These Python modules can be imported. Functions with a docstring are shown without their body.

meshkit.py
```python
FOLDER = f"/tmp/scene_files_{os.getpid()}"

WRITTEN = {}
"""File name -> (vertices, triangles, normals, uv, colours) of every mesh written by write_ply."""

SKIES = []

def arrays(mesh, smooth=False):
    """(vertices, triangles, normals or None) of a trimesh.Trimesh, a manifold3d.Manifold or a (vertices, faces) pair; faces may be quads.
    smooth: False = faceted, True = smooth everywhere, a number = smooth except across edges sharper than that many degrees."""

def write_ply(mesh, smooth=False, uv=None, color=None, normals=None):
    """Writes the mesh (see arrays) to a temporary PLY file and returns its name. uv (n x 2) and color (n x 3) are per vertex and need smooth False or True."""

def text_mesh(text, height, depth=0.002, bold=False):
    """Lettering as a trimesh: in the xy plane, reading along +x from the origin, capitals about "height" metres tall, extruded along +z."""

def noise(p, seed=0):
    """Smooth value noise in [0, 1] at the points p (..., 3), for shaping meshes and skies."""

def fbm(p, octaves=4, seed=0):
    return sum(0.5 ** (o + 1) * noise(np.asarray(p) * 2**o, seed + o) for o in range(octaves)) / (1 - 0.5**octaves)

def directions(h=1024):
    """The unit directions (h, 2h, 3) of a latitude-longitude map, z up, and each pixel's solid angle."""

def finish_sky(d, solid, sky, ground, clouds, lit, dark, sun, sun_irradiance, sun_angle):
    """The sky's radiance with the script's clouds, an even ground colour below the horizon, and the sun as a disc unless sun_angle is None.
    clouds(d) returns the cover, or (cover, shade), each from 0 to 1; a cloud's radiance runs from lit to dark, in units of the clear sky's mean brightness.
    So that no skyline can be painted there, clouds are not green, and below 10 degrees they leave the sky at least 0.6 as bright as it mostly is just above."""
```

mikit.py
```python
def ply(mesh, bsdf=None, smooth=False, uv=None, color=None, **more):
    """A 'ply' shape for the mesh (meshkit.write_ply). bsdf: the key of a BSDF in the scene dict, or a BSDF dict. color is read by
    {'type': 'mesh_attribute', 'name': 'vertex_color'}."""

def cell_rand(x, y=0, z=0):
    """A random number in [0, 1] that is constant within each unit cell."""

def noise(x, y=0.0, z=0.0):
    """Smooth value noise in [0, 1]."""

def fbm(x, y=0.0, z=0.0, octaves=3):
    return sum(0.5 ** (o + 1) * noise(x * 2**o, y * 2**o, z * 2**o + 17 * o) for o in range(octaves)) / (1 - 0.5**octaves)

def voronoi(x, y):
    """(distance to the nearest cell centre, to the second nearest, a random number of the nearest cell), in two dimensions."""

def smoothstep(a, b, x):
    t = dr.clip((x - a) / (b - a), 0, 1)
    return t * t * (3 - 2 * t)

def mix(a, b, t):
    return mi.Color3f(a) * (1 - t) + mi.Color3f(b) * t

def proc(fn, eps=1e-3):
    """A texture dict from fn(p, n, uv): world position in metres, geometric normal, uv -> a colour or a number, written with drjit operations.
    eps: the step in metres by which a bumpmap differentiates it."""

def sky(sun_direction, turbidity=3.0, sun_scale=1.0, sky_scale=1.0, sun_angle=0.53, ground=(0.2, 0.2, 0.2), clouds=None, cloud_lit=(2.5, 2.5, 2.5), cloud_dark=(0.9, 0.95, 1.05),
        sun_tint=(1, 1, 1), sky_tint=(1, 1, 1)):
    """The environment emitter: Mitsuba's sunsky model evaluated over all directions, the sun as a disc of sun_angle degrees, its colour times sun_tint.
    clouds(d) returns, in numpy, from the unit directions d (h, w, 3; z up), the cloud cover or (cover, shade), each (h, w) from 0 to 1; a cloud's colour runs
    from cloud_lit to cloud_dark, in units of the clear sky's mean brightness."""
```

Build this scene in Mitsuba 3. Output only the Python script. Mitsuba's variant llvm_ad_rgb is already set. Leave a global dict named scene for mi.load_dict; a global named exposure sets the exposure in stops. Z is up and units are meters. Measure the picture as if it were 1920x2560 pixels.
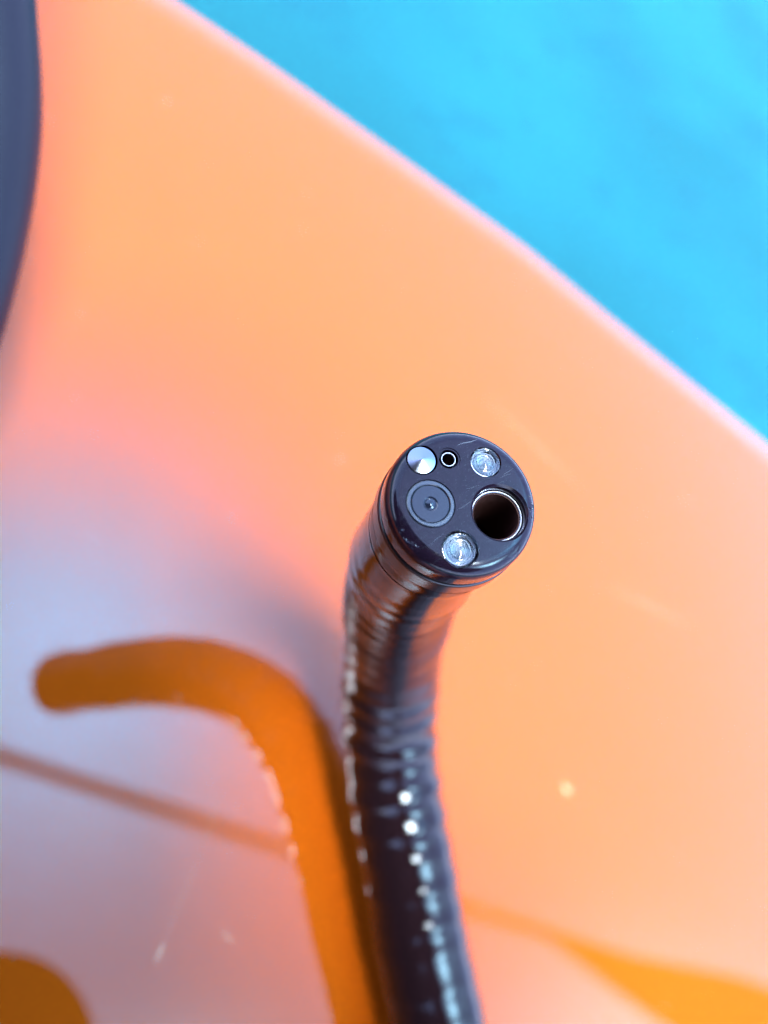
import math
import numpy as np, trimesh, manifold3d as m3, mitsuba as mi, drjit as dr
import mikit, meshkit
from scipy.interpolate import CubicSpline
from shapely.geometry import Polygon

T = mi.ScalarTransform4f
MM = 0.001
rng = np.random.default_rng(7)
scene, labels = {}, {}

# ------------------------------------------------------------------ camera, sky, exposure
EYE = np.array([-41.3, -23.4, 115.1]) * MM
FWD = np.array([0.5264, 0.3301, -0.7835]); FWD /= np.linalg.norm(FWD)
UP = np.array([-0.1841, 0.9439, 0.2740])
scene['camera'] = {'type': 'thinlens', 'fov': 49.55, 'fov_axis': 'x', 'near_clip': 0.004, 'far_clip': 50.0,
                   'aperture_radius': 0.00115, 'focus_distance': 0.0705,
                   'to_world': T().look_at(origin=EYE.tolist(), target=(EYE + FWD).tolist(), up=UP.tolist())}


def clouds(d):
    """Thin cloud, with bright patches added out of view for tray sheen and tube glints."""
    n = meshkit.fbm(d * 2.3 + 11.0, 4)
    z = np.clip(d[..., 2], 0.02, 1)
    el = np.degrees(np.arcsin(z)); az = np.degrees(np.arctan2(d[..., 1], d[..., 0]))
    s = d @ np.array([0.222, 0.163, 0.961])
    ang = np.degrees(np.arccos(np.clip(s, -1, 1)))
    glow_patch = 0.85 * np.exp(-(ang / 12.5) ** 2)
    glint_patch = 0.95 * np.exp(-(((az + 58) / 17.0) ** 2 + ((el - 60) / 6.5) ** 2)) + 0.1 * np.exp(-(((az + 20) / 9.0) ** 2 + ((el - 40) / 9.0) ** 2))
    cover = np.clip((0.035 + glow_patch + glint_patch) * (0.8 + 0.4 * n), 0, 1)
    return cover, (glow_patch + 0.05) / (glow_patch + glint_patch + 0.05)          # added glint area gets the brighter colour, added glow the bluer one


scene['sky'] = mikit.sky((-0.244, -0.106, 0.964), turbidity=3, sun_scale=0.55, sun_angle=24, sky_tint=(1.12, 0.93, 1.04), sun_tint=(0.64, 0.93, 1.33), clouds=clouds,
                         cloud_lit=(8.0, 15.0, 20.0), cloud_dark=(1.3, 3.7, 6.6))
exposure = 4.72

# ------------------------------------------------------------------ helpers
def unit(v):
    v = np.asarray(v, float)
    return v / np.linalg.norm(v)


def add(key, mesh, bsdf, smooth=30, **more):
    if hasattr(mesh, 'to_mesh'):
        m = mesh.to_mesh()
        mesh = trimesh.Trimesh(np.array(m.vert_properties[:, :3], float), np.array(m.tri_verts), process=False)
    scene[key] = mikit.ply(mesh, bsdf, smooth=smooth, **more)
    return key


def lab(key, label=None, category=None, **more):
    labels[key] = {k: v for k, v in dict(label=label, category=category, **more).items() if v}


def lathe(profile, seg=160):
    """Closed solid of revolution about +z from (radius, z) points in mm."""
    pr = np.asarray(profile, float)
    ang = np.linspace(0, 2 * np.pi, seg, endpoint=False)
    rings, faces = [], []
    for r, z in pr:
        rings.append(np.stack([r * np.cos(ang), r * np.sin(ang), np.full(seg, z)], 1))
    v = np.vstack(rings)
    i = np.arange(seg); j = (i + 1) % seg
    for k in range(len(pr) - 1):
        a, b = k * seg, (k + 1) * seg
        faces.append(np.stack([a + i, a + j, b + j], 1)); faces.append(np.stack([a + i, b + j, b + i], 1))
    n0, n1 = len(v), len(v) + 1
    v = np.vstack([v, [[0, 0, pr[0, 1]], [0, 0, pr[-1, 1]]]])
    faces.append(np.stack([np.full(seg, n0), j, i], 1))
    e = (len(pr) - 1) * seg
    faces.append(np.stack([np.full(seg, n1), e + i, e + j], 1))
    m = trimesh.Trimesh(v, np.vstack(faces), process=False)
    if m.volume < 0:
        m.invert()
    return m


def ring_lathe(profile, seg=120):
    """Solid ring from a closed (radius, z) outline in mm."""
    pr = np.asarray(profile, float)
    ang = np.linspace(0, 2 * np.pi, seg, endpoint=False)
    v = np.vstack([np.stack([r * np.cos(ang), r * np.sin(ang), np.full(seg, z)], 1) for r, z in pr])
    i = np.arange(seg); j = (i + 1) % seg
    faces = []
    for k in range(len(pr)):
        a, b = k * seg, ((k + 1) % len(pr)) * seg
        faces += [np.stack([a + i, a + j, b + j], 1), np.stack([a + i, b + j, b + i], 1)]
    m = trimesh.Trimesh(v, np.vstack(faces), process=False)
    if m.volume < 0:
        m.invert()
    return m


def to_manifold(m):
    return m3.Manifold(m3.Mesh(np.asarray(m.vertices, np.float32), np.asarray(m.faces, np.uint32)))


def tm(man):
    m = man.to_mesh()
    return trimesh.Trimesh(np.array(m.vert_properties[:, :3], float), np.array(m.tri_verts), process=False)


def arc(cx, cy, r, a0, a1, k=7):
    a = np.radians(np.linspace(a0, a1, k))
    return [(cx + r * math.cos(t), cy + r * math.sin(t)) for t in a]


def sweep(C, rad, frame0, seg=96, cap=True):
    """Tube along the points C (mm); rad(i, angles) gives the radius of ring i."""
    t = np.gradient(C, axis=0); t /= np.linalg.norm(t, axis=1, keepdims=True)
    u = unit(frame0 - (frame0 @ t[0]) * t[0])
    ang = np.linspace(0, 2 * np.pi, seg, endpoint=False)
    v = []
    for i in range(len(C)):
        u = unit(u - (u @ t[i]) * t[i]); w = np.cross(t[i], u)
        r = rad(i, ang)[:, None]
        v.append(C[i] + r * (np.cos(ang)[:, None] * u + np.sin(ang)[:, None] * w))
    v = np.vstack(v); a = np.arange(seg); b = (a + 1) % seg
    f = []
    for i in range(len(C) - 1):
        p, q = i * seg, (i + 1) * seg
        f += [np.stack([p + a, p + b, q + b], 1), np.stack([p + a, q + b, q + a], 1)]
    if cap:
        k = len(v); v = np.vstack([v, C[:1], C[-1:]]); e = (len(C) - 1) * seg
        f += [np.stack([np.full(seg, k), b, a], 1), np.stack([np.full(seg, k + 1), e + a, e + b], 1)]
    return trimesh.Trimesh(v, np.vstack(f), process=False)


def resample(P, step):
    s = np.r_[0, np.cumsum(np.linalg.norm(np.diff(P, axis=0), axis=1))]
    cs = CubicSpline(s, P)
    x = np.linspace(0, s[-1], 2000); L = np.r_[0, np.cumsum(np.linalg.norm(np.diff(cs(x), axis=0), axis=1))]
    k = int(L[-1] / step)
    return cs(np.interp(np.linspace(0, L[-1], k), L, x)), np.linspace(0, L[-1], k)


# ------------------------------------------------------------------ materials
def rgb(*c):
    return {'type': 'rgb', 'value': list(c)}


scene['tray_plastic'] = {'type': 'twosided', 'bsdf': {'type': 'plastic', 'int_ior': 1.58, 'nonlinear': True,
                         'diffuse_reflectance': rgb(0.57, 0.126, 0.005)}}


def mat_colour(p, n, uv):
    x, y = p.x * 1000, p.y * 1000
    big = mikit.fbm(x * 0.012 + 3, y * 0.02 + 5, 0.0, 3)
    weave = mikit.noise(x * 1.3, y * 1.3, 0.5)
    spot = mikit.smoothstep(0.78, 0.9, mikit.fbm(x * 0.07 + 40, y * 0.11 + 9, 2.0, 3) + 0.2)
    c = mikit.mix((0.0018, 0.058, 0.070), (0.0032, 0.077, 0.092), mikit.smoothstep(0.15, 0.85, big)) * (0.94 + 0.12 * weave)
    return mikit.mix(c, (0.0015, 0.046, 0.068), 0.28 * spot)


def mat_bump(p, n, uv):
    x, y = p.x * 1000, p.y * 1000
    return 0.0006 * mikit.fbm(x * 0.035 + 0.02 * y, y * 0.06, 4.0, 2) + 0.00006 * mikit.noise(x * 1.3, y * 1.3, 0.5)


scene['mat_vinyl'] = {'type': 'twosided', 'bsdf': {'type': 'bumpmap', 'scale': 1.0, 'nested_texture': mikit.proc(mat_bump, 2e-4),
                      'nested_bsdf': {'type': 'principled', 'base_color': mikit.proc(mat_colour), 'roughness': 0.7, 'specular': 0.15}}}
scene['rubber'] = {'type': 'roughplastic', 'alpha': 0.03, 'int_ior': 1.40, 'diffuse_reflectance': rgb(0.008, 0.003, 0.0035)}
scene['cable_black'] = {'type': 'principled', 'base_color': rgb(0.010, 0.010, 0.017), 'roughness': 0.4, 'specular': 0.12}
scene['ring_black'] = {'type': 'roughplastic', 'alpha': 0.06, 'int_ior': 1.52, 'diffuse_reflectance': rgb(0.014, 0.010, 0.011)}
scene['bore_black'] = {'type': 'principled', 'base_color': rgb(0.05, 0.018, 0.014), 'roughness': 0.6, 'specular': 0.1}
scene['steel'] = {'type': 'roughconductor', 'material': 'Cr', 'alpha': 0.28, 'specular_reflectance': rgb(0.42, 0.42, 0.42)}
scene['polished'] = {'type': 'roughconductor', 'material': 'Cr', 'alpha': 0.09, 'specular_reflectance': rgb(0.48, 0.52, 0.54)}
scene['lens_glass'] = {'type': 'dielectric', 'int_ior': 1.52}
scene['fibre_white'] = {'type': 'twosided', 'bsdf': {'type': 'roughplastic', 'alpha': 0.15, 'diffuse_reflectance': rgb(0.045, 0.05, 0.055)}}
scene['objective_glass'] = {'type': 'plastic', 'int_ior': 1.62, 'diffuse_reflectance': rgb(0.010, 0.012, 0.020)}
scene['bezel_black'] = {'type': 'roughplastic', 'alpha': 0.09, 'int_ior': 1.9, 'diffuse_reflectance': rgb(0.010, 0.010, 0.014)}
scene['scratch_grey'] = {'type': 'diffuse', 'reflectance': rgb(0.10, 0.10, 0.11)}
scene['scratch_pale'] = {'type': 'twosided', 'bsdf': {'type': 'roughplastic', 'alpha': 0.2, 'diffuse_reflectance': rgb(0.55, 0.27, 0.14)}}
scene['dust_pale'] = {'type': 'diffuse', 'reflectance': rgb(0.45, 0.40, 0.36)}
scene['phone_black'] = {'type': 'roughplastic', 'alpha': 0.1, 'diffuse_reflectance': rgb(0.02, 0.02, 0.022)}
scene['occluder_dark'] = {'type': 'diffuse', 'reflectance': rgb(0.02, 0.018, 0.02)}
scene['frame_paint'] = {'type': 'twosided', 'bsdf': {'type': 'roughplastic', 'alpha': 0.2, 'diffuse_reflectance': rgb(0.10, 0.085, 0.08)}}
scene['crumb_clear'] = {'type': 'roughplastic', 'alpha': 0.1, 'diffuse_reflectance': rgb(0.40, 0.16, 0.05)}

# ------------------------------------------------------------------ setting: blue sheet
g = np.linspace(-1.5, 1.5, 121)
gx, gy = np.meshgrid(g, g)
ii = np.arange(120)[:, None] * 121 + np.arange(120)[None, :]
quads = np.stack([ii, ii + 1, ii + 122, ii + 121], -1).reshape(-1, 4)
add('blue_table_cover', trimesh.Trimesh(np.stack([gx.ravel(), gy.ravel(), np.full(gx.size, -0.0075)], 1),
    np.vstack([quads[:, [0, 1, 2]], quads[:, [0, 2, 3]]]), process=False), 'mat_vinyl', smooth=True)
lab('blue_table_cover', 'bright blue matte table cover', kind='structure')

# ------------------------------------------------------------------ orange tray: rounded slab, far edge slightly bowed
edge = np.array([(-190, 120), (-120, 123), (-60, 122), (-8.8, 117.5), (9.4, 114.2), (38.7, 107.8), (76.1, 99.2), (105.8, 89.3), (164.5, 70.7), (225, 50), (300, 22)], float)
outline = Polygon(np.vstack([edge, [(320, -20), (290, -190), (250, -230), (-170, -235), (-205, -210), (-215, 90)]])).buffer(-50).buffer(50, quad_segs=40)


def rounded_slab(poly, z_top, z_bot, r, k=9):
    """The outline swept through a fillet: top face, rounded rim, flat bottom."""
    rings = []
    n = 700
    big, t1 = 27.0, 15.0                       # a long gentle roll-off, then the tight edge
    pr = [(big * math.sin(math.radians(t)), z_top - big * (1 - math.cos(math.radians(t)))) for t in np.linspace(0, t1, 12)]
    cx, cz = pr[-1][0] - r * math.sin(math.radians(t1)), pr[-1][1] - r * math.cos(math.radians(t1))
    pr += [(cx + r * math.sin(math.radians(t)), cz + r * math.cos(math.radians(t))) for t in np.linspace(t1, 180, 24)[1:]]
    pr[-1] = (pr[-1][0], min(pr[-1][1], z_bot))
    far = max(p[0] for p in pr)
    rings = [(x - far, z) for x, z in pr]
    base = poly.exterior
    pts = np.array([base.interpolate(t, normalized=True).coords[0] for t in np.linspace(0, 1, n, endpoint=False)])
    if not base.is_ccw:
        pts = pts[::-1]
    tan = np.roll(pts, -1, 0) - np.roll(pts, 1, 0); tan /= np.linalg.norm(tan, axis=1, keepdims=True)
    nor = np.stack([tan[:, 1], -tan[:, 0]], 1)
    v = np.vstack([np.c_[pts + nor * o, np.full(n, z)] for o, z in rings])
    a = np.arange(n); b = (a + 1) % n; f = []
    for i in range(len(rings) - 1):
        p, q = i * n, (i + 1) * n
        f += [np.stack([p + a, q + a, q + b], 1), np.stack([p + a, q + b, p + b], 1)]
    c = poly.centroid; k0 = len(v); v = np.vstack([v, [[c.x, c.y, z_top], [c.x, c.y, z_bot]]]); e = (len(rings) - 1) * n
    f += [np.stack([np.full(n, k0), a, b], 1), np.stack([np.full(n, k0 + 1), e + b, e + a], 1)]
    return trimesh.Trimesh(v, np.vstack(f), process=False)


tray = rounded_slab(outline, 0.0, -7.0, 2.2)
tray.vertices *= MM
add('orange_tray', tray, 'tray_plastic', smooth=40)
lab('orange_tray', 'glossy orange plastic tray with rounded rim lying on blue table cover', 'tray')

# ------------------------------------------------------------------ endoscope
AX = np.array([[-0.65, -0.22, 66.26], [4.25, -0.16, 54.22], [15.2, -0.6, 34.3], [23.6, -6.46, 20.4], [27.9, -15.06, 13.7],
               [31.0, -24.3, 11.1], [33.8, -33.5, 10.1], [36.2, -42.6, 9.4], [39.1, -51.9, 8.9], [41.8, -70, 8.1], [43.5, -100, 7.0], [40, -140, 6.6], [25, -185, 6.6]])
FN = unit([-0.3773, -0.0046, 0.9261])            # outward normal of the tip's face
FU = unit(UP - (UP @ FN) * FN); FR = np.cross(FU, FN)
F0 = AX[0]
M = np.eye(4); M[:3, 0], M[:3, 1], M[:3, 2], M[:3, 3] = FR * MM, FU * MM, FN * MM, F0 * MM   # face space (mm, +z out of the face) to world


def tip(key, mesh, bsdf, smooth=30):
    if hasattr(mesh, 'to_mesh'):
        mesh = tm(mesh)
    mesh = mesh.copy(); mesh.apply_transform(M)
    return add(key, mesh, bsdf, smooth)


def cyl(x, y, r, z0, z1, seg=72, r2=None):
    c = m3.Manifold.cylinder(z1 - z0, r, r if r2 is None else r2, seg)
    return c.translate([x, y, z0])


lab('endoscope', 'black ribbed endoscope rising from the orange tray with its lens tip turned to the camera', 'endoscope')
LIGHTS = [(-3.25, 3.42, 1.2), (2.2, 3.3, 1.22), (-0.75, -4.15, 1.3)]
OBJ = (-2.85, -0.35, 1.98); CH = (2.95, -1.1, 2.3); NOZ = (-0.95, 3.55, 0.83)
cap = lathe([(5.15, 0.0)] + arc(5.15, -1.25, 1.25, 84, 0, 12) + [(6.42, -2.5), (6.36, -2.75), (6.2, -2.9), (6.2, -3.3)], 200)
cap = to_manifold(cap)
# nicks along the worn edge
for k in range(26):
    a = rng.normal(-5, 14) if k < 15 else rng.normal(214, 10)
    rr = rng.uniform(5.6, 6.1); z = -1.25 + math.sqrt(max(0, 1.25 ** 2 - (rr - 5.15) ** 2))
    a = math.radians(a); s = rng.uniform(0.05, 0.15)
    cap -= m3.Manifold.sphere(s, 8).scale([rng.uniform(0.7, 1.8), rng.uniform(0.7, 1.8), 0.7]).rotate([0, 0, rng.uniform(0, 180)]).translate([rr * math.cos(a), rr * math.sin(a), z + 0.2 * s])
for x, y, r in LIGHTS:
    cap -= cyl(x, y, r + (0.12 if y > 0 else 0.24), -1.4, 1)
cap -= cyl(*OBJ[:2], OBJ[2] + 0.08, -1.2, 1)
cap -= cyl(*NOZ[:2], 0.6, -4, 0) + cyl(*NOZ[:2], NOZ[2], -0.9, 1) + cyl(*NOZ[:2], NOZ[2] + 0.12, -0.12, 0.01, r2=NOZ[2] + 0.14)
cap -= cyl(*CH[:2], CH[2], -1.0, 1) + cyl(*CH[:2], CH[2] - 0.05, -4, 0) + cyl(*CH[:2], CH[2] + 0.02, -0.25, 0.01, r2=CH[2] + 0.2)

Fi = {(a, b): float(v) for (a, b), v in np.ndenumerate(np.linalg.inv(M))}


def face_xy(p):
    x = Fi[0, 0] * p.x + Fi[0, 1] * p.y + Fi[0, 2] * p.z + Fi[0, 3]
    y = Fi[1, 0] * p.x + Fi[1, 1] * p.y + Fi[1, 2] * p.z + Fi[1, 3]
    return x, y


def cap_colour(p, n, uv):
    x, y = face_xy(p)
    fleck = mikit.smoothstep(0.80, 0.9, mikit.noise(x * 9.0 + 50, y * 9.0 + 50, p.z * 9000))
    hair = mikit.smoothstep(0.86, 0.95, mikit.noise((x * 0.9 + y * 0.45) * 1.1 + 30, (y * 0.9 - x * 0.45) * 26 + 90, 3.0))
    tone = mikit.fbm(x * 1.6 + 20, y * 1.6 + 20, 0.0, 3)
    c = mikit.mix((0.007, 0.0030, 0.0065), (0.012, 0.0055, 0.011), tone)
    return mikit.mix(c, (0.03, 0.03, 0.033), dr.minimum(0.6 * fleck + 0.5 * hair, 1.0))


def cap_rough(p, n, uv):
    x, y = face_xy(p)
    return 0.08 + 0.06 * mikit.fbm(x * 2.2 + 7, y * 2.2 + 3, 1.0, 3)


scene['cap_plastic'] = {'type': 'principled', 'base_color': mikit.proc(cap_colour), 'roughness': mikit.proc(cap_rough), 'specular': 0.36}
tip('endoscope__distal_cap', cap, 'cap_plastic', 28)
lab('endoscope__distal_cap', 'dark navy worn end cap with lenses and channel holes')

# light guide lenses: metal sleeve, fibre bundle end and glass
for k, (x, y, r) in enumerate(LIGHTS):
    key = 'endoscope__light_lens' + (f'_{k:03d}' if k else '')
    if k == 0:                                     # polished shallow cone
        cone = lathe([(r, -0.9), (r, -0.16), (r - 0.05, -0.10), (0.02, 0.17)], 96)
        cone.apply_translation([x, y, 0]); tip(key, cone, 'polished', 40)
        continue
    gl = lathe([(r, -0.75), (r, -0.06), (r - 0.07, 0.0), (0.74 * r, 0.0), (0.68 * r, -0.05), (0.60 * r, -0.03), (0.42 * r, 0.05), (0.2 * r, 0.10), (0.02, 0.115)], 72)
    gl.apply_translation([x, y, 0]); tip(key, gl, 'lens_glass', 25)
    base = lathe([(r, -1.15), (r, -0.9), (0.8 * r, -0.9), (0.76 * r, -0.98), (0.5 * r, -0.98), (0.46 * r, -0.88), (0.02, -0.86)], 72)
    base.apply_translation([x, y, 0]); tip(key + '__fibre_bundle', base, 'fibre_white', 30)
labels['endoscope__light_lens'] = {'label': 'silvery light lens with a bright wedge of reflection'}

# objective lens: black bezel, grey-blue window, small inner lens
x, y, r = OBJ
bez = ring_lathe([(r, -1.0), (r, -0.06), (r - 0.07, 0.0), (r - 0.30, 0.0), (r - 0.36, -0.09), (r - 0.36, -1.0)])
bez.apply_translation([x, y, 0]); tip('endoscope__objective_lens', bez, 'bezel_black', 25)
ro = r - 0.40
win = lathe([(ro, -1.0), (ro, -0.10), (ro - 0.06, -0.03), (0.62, -0.03), (0.56, -0.07), (0.50, -0.13), (0.46, -0.13), (0.40, -0.06), (0.25, 0.02), (0.10, 0.06), (0.01, 0.065)], 96)
win.apply_translation([x, y, 0]); tip('endoscope__objective_lens__window', win, 'objective_glass', 18)

# nozzle pipe and working channel pipe
x, y, r = NOZ
p = ring_lathe([(0.66, -3.0), (0.66, -0.22), (0.62, -0.16), (0.54, -0.16), (0.50, -0.22), (0.50, -3.0)], 64)
p.apply_translation([x, y, 0]); tip('endoscope__water_nozzle', p, 'steel', 30)
p = lathe([(0.5, -3.2), (0.5, -2.8)], 40); p.apply_translation([x, y, 0]); tip('endoscope__water_nozzle__bore', p, 'bore_black', 30)
x, y, r = CH
p = ring_lathe([(2.24, -4.0), (2.24, -1.02), (2.19, -0.94), (2.10, -0.94), (2.04, -1.0), (2.04, -4.0)], 96)
p.apply_translation([x, y, 0]); tip('endoscope__working_channel', p, 'steel', 30)
p = ring_lathe([(2.035, -9.0), (2.035, -1.08), (1.95, -1.1), (1.95, -9.0)], 96)
pb = lathe([(1.94, -9.2), (1.94, -8.8)], 60)
p = trimesh.util.concatenate([p, pb]); p.apply_translation([x, y, 0]); tip('endoscope__working_channel__bore', p, 'bore_black', 30)

# scratches on the face (real slivers of raised, pale plastic)
def scratch(p0, p1, w, z=0.012):
    p0, p1 = np.array(p0), np.array(p1); d = unit(p1 - p0); nn = np.array([-d[1], d[0]])
    t = np.linspace(0, 1, 12); wob = 0.02 * np.sin(t * 9 + p0[0] * 7)
    mid = p0 + t[:, None] * (p1 - p0) + wob[:, None] * nn; ww = w * np.sin(np.pi * np.clip(t, .03, .97)) ** 0.6
    a, b = mid + nn * ww[:, None], mid - nn * ww[:, None]
    v = np.vstack([np.c_[a, np.zeros(12)], np.c_[mid, np.full(12, z)], np.c_[b, np.zeros(12)]])
    i = np.arange(11); f = []
    for o in (0, 12):
        f += [np.stack([o + i, o + 12 + i, o + 13 + i], 1), np.stack([o + i, o + 13 + i, o + 1 + i], 1)]
    m = trimesh.Trimesh(v, np.vstack(f), process=False)
    if m.face_normals[:, 2].mean() < 0:
        m.invert()
    return m


sc = [scratch((-0.2, 4.75), (1.7, 5.3), 0.045), scratch((-0.75, -0.95), (0.85, 0.0), 0.016), scratch((-2.9, -3.5), (-1.9, -2.8), 0.014),
      scratch((-3.4, -4.0), (-2.6, -3.3), 0.013), scratch((0.2, 0.9), (1.5, 1.25), 0.012), scratch((3.5, 2.1), (4.5, 2.75), 0.014), scratch((3.2, 1.9), (4.3, 2.3), 0.012)]
tip('endoscope__distal_cap__scratches', trimesh.util.concatenate(sc), 'scratch_grey', False)
labels['endoscope__distal_cap__scratches'] = {'label': 'pale scratches across the face of the end cap', 'kind': 'stuff'}

# collar ring and glue band behind the cap
col = ring_lathe([(5.7, -2.9), (6.1, -2.85)] + arc(6.1, -3.45, 0.42, 80, 0, 6) + [(6.54, -5.2)] + arc(6.2, -5.2, 0.34, 0, -75, 5) + [(6.15, -5.6), (5.7, -5.6)], 160)
tip('endoscope__collar', col, 'ring_black', 30)
glue = [(6.1, -5.5), (6.22, -5.65), (6.3, -6.0), (6.2, -6.25), (6.28, -6.6), (6.2, -6.9), (6.3, -7.4), (6.26, -8.6), (6.22, -9.4), (6.1, -9.9)]
tip('endoscope__glue_band', ring_lathe(glue + [(5.7, -9.9), (5.7, -5.5)], 120), 'rubber', 60)
labels['endoscope__glue_band'] = {'label': 'glossy glued binding behind the collar'}

# ribbed tube
C, S = resample(AX, 0.22)
pitches, s = [], 12.5
while s < 230:
    pitches.append((s, rng.uniform(0.3, 1.2), rng.uniform(-1.5, 1.5), rng.uniform(1.0, 1.5)))
    s += rng.uniform(3.1, 5.2)


def tube_radius(i, ang):
    s = S[i]
    base = 6.15 + 0.3 * min(1, max(0, (s - 9) / 8))
    amp = 0.33 * min(1, max(0, (s - 12) / 9)) * (1.0 if s < 66 else max(0.45, 1 - (s - 66) / 40))
    r = np.full_like(ang, base)
    for c, a, sk, wd in pitches:
        if abs(s - c) < 6:
            d = s - c - 0.35 * sk * np.cos(ang - 2.1 * sk)
            r = r + amp * a * np.exp(-(d / wd) ** 2)
    fold = meshkit.fbm(np.stack([1.3 * np.cos(ang) + 5, 1.3 * np.sin(ang) + 5, np.full_like(ang, s * 0.30)], 1), 2, 2) - 0.5
    return r + 0.8 * amp * fold


keep = S > 8.0
idx = np.nonzero(keep)[0]
tube = sweep(C[idx], lambda k, ang: tube_radius(idx[k], ang), FR, 110)
if tube.volume < 0:
    tube.invert()
tube.vertices *= MM
add('endoscope__bending_tube', tube, 'rubber', smooth=60)
labels['endoscope__bending_tube'] = {'label': 'glossy black ribbed rubber tube curving down to the tray'}

# ------------------------------------------------------------------ dark cable at the left
CB = np.array([[-52, 118, 47], [-48, 92, 45], [-44.3, 71.2, 40.0], [-41.3, 61.5, 34.0], [-37.9, 53.1, 27.0], [-36.4, 44.2, 20.0], [-36.5, 33.4, 15.0], [-38.1, 22.9, 11.0], [-43, 12, 8.0], [-55, -4, 6.6], [-80, -20, 6.6]], float)
Cc, Sc = resample(CB, 1.0)
cab = sweep(Cc, lambda i, ang: np.full_like(ang, 6.4), np.array([1.0, 0, 0]), 80)
if cab.volume < 0:
    cab.invert()
cab.vertices *= MM
add('dark_cable', cab, 'cable_black', smooth=60)
lab('dark_cable', 'thick dark navy cable curving out of the left edge above the orange tray', 'cable')

# ------------------------------------------------------------------ crumb on the tray
cr = trimesh.creation.icosphere(3, 1.0)
cr.vertices = cr.vertices * (1 + 0.25 * (meshkit.noise(cr.vertices * 1.7 + 5) - 0.5))[:, None] * [1.3, 0.8, 0.45] * MM
cr.apply_transform(trimesh.transformations.rotation_matrix(-0.6, [0, 0, 1])); cr.apply_translation([0.076, -0.021, 0.0003])
add('plastic_crumb', cr, 'crumb_clear', smooth=True)
lab('plastic_crumb', 'tiny pale speck lying on the orange tray to the right of the endoscope', 'speck')

# ------------------------------------------------------------------ dust and scratches on the tray
def sliver(p0, p1, w, h=0.05):
    m = scratch(p0, p1, w, h); m.vertices *= MM
    return m


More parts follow.
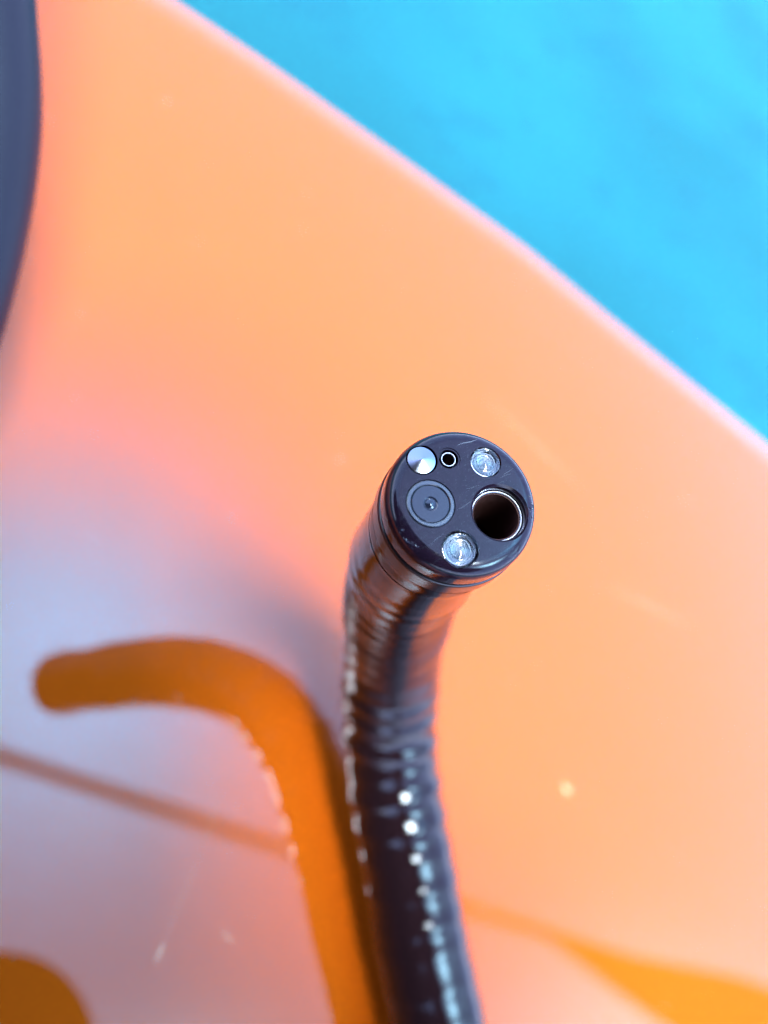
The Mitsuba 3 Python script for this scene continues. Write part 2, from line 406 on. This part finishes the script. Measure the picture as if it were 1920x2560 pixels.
add('orange_tray__scratches', trimesh.util.concatenate([sliver((6.2, -29.5), (1.6, -41.0), 0.05), sliver((8.6, -21.5), (6.4, -29.0), 0.04), sliver((9.8, -39.6), (11.6, -41.2), 0.10),
    sliver((1.9, -40.4), (0.9, -42.6), 0.22), sliver((92, 20), (120, 14), 0.06), sliver((60, 55), (88, 40), 0.06)]), 'scratch_pale', smooth=False)
labels['orange_tray__scratches'] = {'label': 'fine pale scratches in the tray', 'kind': 'stuff'}
fl = []
for k in range(110):
    q = trimesh.creation.icosphere(1, 1.0)
    r = rng.uniform(0.03, 0.09) if k > 4 else rng.uniform(0.1, 0.16)
    q.vertices = q.vertices * [r * rng.uniform(1, 2.4), r, 0.5 * r]
    q.apply_transform(trimesh.transformations.rotation_matrix(rng.uniform(0, 6.3), [0, 0, 1]))
    q.apply_translation([rng.uniform(-30, 150), rng.uniform(-60, 95), 0.3 * r]); fl.append(q)
fl = trimesh.util.concatenate(fl); fl.vertices *= MM
add('dust', fl, 'dust_pale', smooth=True)
lab('dust', 'tiny pale dust flecks scattered over the orange tray', 'dust', kind='stuff')

# ------------------------------------------------------------------ out of frame, seen only by shade and reflection: the phone that took the picture, plus added arm, torso and overhead frame shapes for shade and reflections
RIGHT = np.cross(FWD, unit(UP))
ph = m3.Manifold.cube([74, 152, 8], True)
ph = m3.Manifold.batch_hull([m3.Manifold.sphere(3.9, 24).translate([a, b, 0]) for a in (-33, 33) for b in (-72, 72)])
ph = tm(ph)
R4 = np.eye(4); R4[:3, 0], R4[:3, 1], R4[:3, 2] = RIGHT * MM, unit(UP) * MM, -FWD * MM
R4[:3, 3] = EYE + (RIGHT * 2 + unit(UP) * -31 - FWD * 6.0) * MM
ph.apply_transform(R4)
add('smartphone', ph, 'phone_black', smooth=40)
lab('smartphone', 'black phone held above the tray behind the viewpoint', 'phone')


sl = tm(m3.Manifold.batch_hull([m3.Manifold.sphere(27, 40).translate([50, -63, -8]), m3.Manifold.sphere(32, 40).translate([46, -125, -40])]) +
        m3.Manifold.batch_hull([m3.Manifold.sphere(32, 40).translate([46, -125, -40]), m3.Manifold.sphere(48, 40).translate([110, -330, -180])]))
sl.vertices = (sl.vertices @ np.stack([RIGHT, unit(UP), FWD])) * MM + EYE
add('added_arm', sl, 'phone_black', smooth=40)  # stands in for a hand; added to mirror as a dark blob
lab('added_arm', 'added unseen dark arm shape right of the phone, mirrored as a dark blob in the tray', 'added_arm')
sl = tm(m3.Manifold.batch_hull([m3.Manifold.sphere(26, 40).translate(c) for c in ([-54, 52, -16], [-66, -60, -14], [-62, -110, -24])]) +
        m3.Manifold.batch_hull([m3.Manifold.sphere(28, 40).translate([-64, -100, -22]), m3.Manifold.sphere(46, 40).translate([-190, -310, -170])]))
sl.vertices = (sl.vertices @ np.stack([RIGHT, unit(UP), FWD])) * MM + EYE
add('added_arm_001', sl, 'occluder_dark', smooth=40)  # added occluder, widens the shade over the left of the tray
lab('added_arm_001', 'added unseen dark arm shape left of the phone, deepening the shade on the tray', 'added_arm')


jk = tm(m3.Manifold.batch_hull([m3.Manifold.sphere(r, 40).translate(c) for r, c in ((90, [-430, -80, 330]), (90, [-280, -390, 330]), (110, [-520, -180, -50]), (110, [-400, -420, -50]), (75, [-370, -240, 440]))]))
jk.vertices *= MM
add('added_torso', jk, 'occluder_dark', smooth=40)  # added mass that blocks the sky behind the camera, darkening tube reflections
lab('added_torso', 'added unseen dark torso mass behind the phone, blocking sky light from the tube and tray', 'added_torso')


def rod(a, b, r, seg=20):
    a, b = np.array(a, float), np.array(b, float)
    return trimesh.creation.cylinder(radius=r, segment=np.array([a, b]), sections=seg)


add('unseen_frame__rail', rod((-1.2, 0.443, 1.2), (1.45, -0.328, 1.2), 0.011), 'frame_paint', smooth=40)  # unseen rail, placed for the dark line mirrored in the tray
gus = trimesh.creation.extrude_polygon(Polygon([(1.17, -0.205), (1.32, -0.243), (1.45, -0.278), (1.77, -0.345), (2.3, -0.50), (2.3, -0.72), (1.9, -0.61), (1.50, -0.40), (1.39, -0.335), (1.25, -0.25)]), 0.02, engine='earcut')
gus.apply_translation([0, -0.04, 1.18])
add('unseen_frame__reflection_plate', gus, 'frame_paint', smooth=False)  # unseen plate, outline shaped to mirror as a dark wedge in the tray
add('unseen_frame__post', rod((2.2, -0.6, -0.007), (2.2, -0.6, 1.179), 0.03), 'frame_paint', smooth=40)
lab('unseen_frame', 'unseen slim overhead rail on a post, placed to mirror as a faint line in the glossy tray', 'frame')
